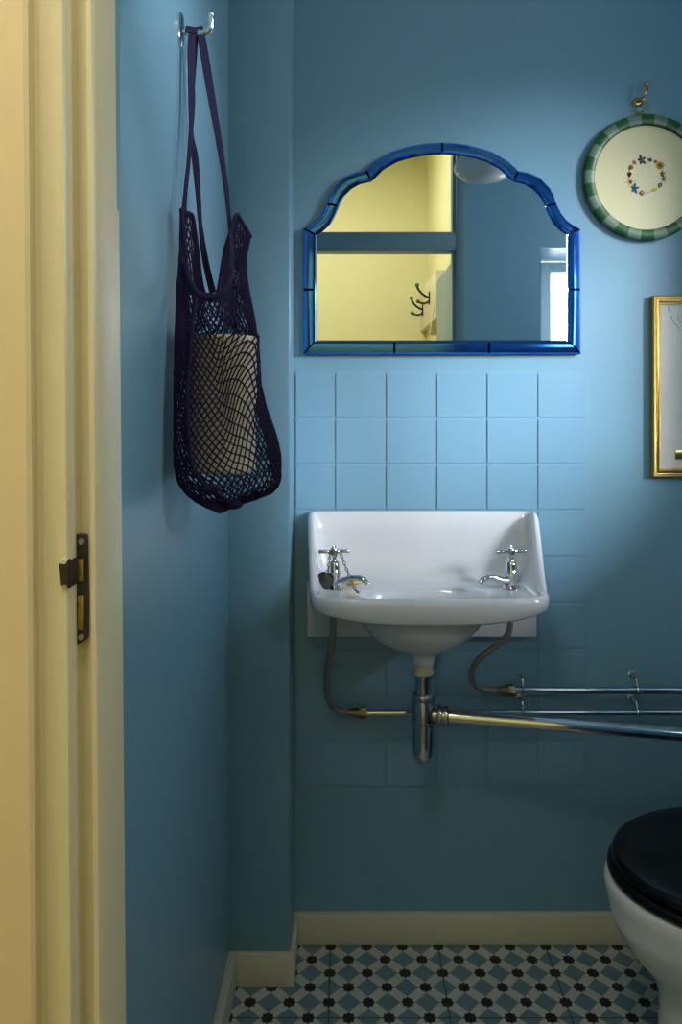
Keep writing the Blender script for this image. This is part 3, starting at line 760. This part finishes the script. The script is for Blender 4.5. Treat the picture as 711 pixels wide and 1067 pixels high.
# plate lies on the +x face wrapping to the camera face: T outline
outl_ = [(78,672),(86,669),(91,664),(92,620),(91,560),(80,558),(78.5,575),(76,580),(76,612),(78,620)]
def plate(pts, y0, y1):
    return MB().rings([[(X(px, yk), y, Z(py, yk)) for px, py in pts] for y in (y1, y0)])
obj('keep_plate', plate([(78,673),(88,668),(91.5,664),(92,620),(90.5,557),(79.5,556),(78.5,578),(76,584),(74,612),(77,620)], yk-.001, yk+.006), M['lockblack'], keep, smooth=False)
b = MB().rings([[(X(px,.6085), y, Z(py,.6085)) for px, py in [(62,587),(68,588),(72.2,582),(72.2,612),(68,609),(64,611)]] for y in (.6110,.6075)])
b.box(xs-.001+lean(1.08), xs+.0012+lean(1.08), .6085, yk+.002, Z(611,.615), Z(583,.615))
obj('keep_lip', b, M['lockblack'], keep, smooth=False)
b = MB().rings([[(X(px,.6065), y, Z(py,.6065)) for px, py in [(62.5,583),(70.5,583),(70.5,588),(62.5,588)]] for y in (.6100,.6080)])
obj('chip', b, M['skirt'], keep, smooth=False)
for (a, c, e, f_) in ((80,88,582,605),(81.5,88.5,620,655)):
    b = MB().box(X(a,yk), X(c,yk), yk-.0022, yk+.0, Z(f_,yk), Z(e,yk), .0006)
    b.box(X(a+2,yk), X(c-2,yk), yk-.0030, yk-.002, Z(lerp(e,f_,.55),yk), Z(e+3,yk), .0003)
    obj('brass_slot', b, M['lockbrass'], keep, label='worn brass slot')
for py in (564.5, 664):
    q = P(85, py, yk-.001); obj('screw', MB().lathe([(0,0),(.0028,0),(.0024,.0012),(0,.0014)], q, (0,-1,0), 14), M['steel'], keep)

# ------------------------------------------------------------ coat rack in the hall, and lamp (seen in the mirror)
rx = HX1-.05+.0
rack = thing('coat_rack', 'cream coat rack board on the hall wall, seen in the mirror', 'coat rack', (HX1, -.3, 1.7))
RZ0, RZ1 = 1.64, 1.885
rx0 = .418
obj('rack_board', MB().box(rx0, HX1, -.95, -.03, RZ0+.02, RZ1, .004), M['cream'], rack)
b = MB().rings([[(rx0-.03*0-.002, y, z) for y, z in ((-.32,1.60),(-.28,1.60),(-.06,1.74),(-.06,1.80))], [(HX1, y, z) for y, z in ((-.32,1.60),(-.28,1.60),(-.06,1.74),(-.06,1.80))]])
obj('bracket', b, M['cream'], rack, smooth=False)
def coat_hook(px, py, y, lab):
    z = RZ(py, y)
    h = thing('coat_hook', lab, 'hook', (rx0, y, z), 'green-knobbed hooks on the coat rack')
    b = MB().tube(smooth_path([(0,0,0),(-.016,0,.004),(-.040,0,.020),(-.058,0,.042),(-.064,0,.060)], 5), .006, 10)
    b.tube(smooth_path([(0,0,-.01),(-.010,0,-.024),(-.026,0,-.030),(-.046,0,-.028),(-.058,0,-.022)], 5), .0055, 10)
    b.box(-.006, 0, -.012, .012, -.035, .03, .002)
    obj('iron_hook', b, M['iron'], h, local=True)
    obj('knob', MB().sphere((-.064,0,.063), .011), M['green_knob'], h, local=True, label='green knob')
    obj('knob', MB().sphere((-.060,0,-.020), .010), M['green_knob'], h, local=True, label='green knob')
    return h
def hy_(px): return 2*DM - rx0*F/(px-CX)
coat_hook(447, 310, hy_(448), 'black iron coat hook with green knobs in the mirror, the higher one')
coat_hook(441, 322.5, hy_(441), 'black iron coat hook with green knobs in the mirror, the lower one')

ly = 1.10; lx, lz = RX(504,ly), RZ(184,ly)
lamp = thing('pendant_lamp', 'opal white pendant shade reflected at the top of the mirror', 'lamp', (lx, ly, CEIL))
rr = 31*(2*DM-ly)/F
obj('lamp_shade', MB().lathe([(0,-.018),(rr*.35,-.016),(rr*.75,-.004),(rr*.97,.018),(rr,.032),(rr*.93,.05),(rr*.6,.075),(rr*.25,.09),(0,.092)], (lx,ly,lz), n=40), M['opal'], lamp)
obj('rod', MB().tube([(lx,ly,lz+.09),(lx,ly,CEIL)], .006, 10).lathe([(0,0),(.045,0),(.04,-.02),(0,-.025)], (lx,ly,CEIL)), M['chrome'], lamp)

# ------------------------------------------------------------ lights
def area(name, loc, rot, sx, sy, power, col, spread=PI):
    l = bpy.data.lights.new(name, 'AREA'); l.shape = 'RECTANGLE'; l.size = sx; l.size_y = sy; l.energy = power; l.color = col; l.spread = spread
    o = bpy.data.objects.new(name, l); C.objects.link(o); o.location = loc; o.rotation_euler = rot; return o
sl = bpy.data.lights.new('bright_sky', 'SUN'); sl.energy = 15; sl.angle = math.radians(26); sl.color = (.88,.93,1.0)
so = bpy.data.objects.new('bright_sky', sl); C.objects.link(so); so.rotation_euler = Vector((-1.1,1,-.42)).to_track_quat('-Z','Y').to_euler()
area('daylight_side_window', (XR+.24, (WY0+WY1)/2, 1.88), (0, PI/2, 0), .52, WY1-WY0, 4.5, (.98,.98,1.0), math.radians(120))
area('daylight_front_window', ((.8+RE)/2, YW-.065, (SB+RT)/2+.03), (PI/2, 0, 0), RE-.78, RT-SB+.1, 3.2, (.86,.93,1.0), math.radians(150))
area('hall_ceiling_light', (-.28, .12, CEIL+.17), (0,0,0), .4, .4, 15, (1.0,.95,.86))
w = bpy.data.worlds.new('World'); bpy.context.scene.world = w; w.use_nodes = True
bg = w.node_tree.nodes['Background']; bg.inputs[0].default_value = (.75,.87,1,1); bg.inputs[1].default_value = .6

# ------------------------------------------------------------ camera
cam = bpy.data.cameras.new('camera'); co = bpy.data.objects.new('camera', cam); C.objects.link(co)
co.location = (0, 0, H); co.rotation_euler = (PI/2, 0, 0)
cam.sensor_fit = 'VERTICAL'; cam.sensor_height = 36; cam.lens = 36*F/1067
cam.shift_x = (711/2-CX)/1067; cam.shift_y = -(1067/2-CY)/1067
cam.clip_start = .01
sc = bpy.context.scene; sc.camera = co
sc.view_settings.view_transform = 'Standard'; sc.view_settings.look = 'None'
sc.view_settings.gamma = 1; sc.view_settings.use_curve_mapping = False; sc.view_settings.exposure = 0
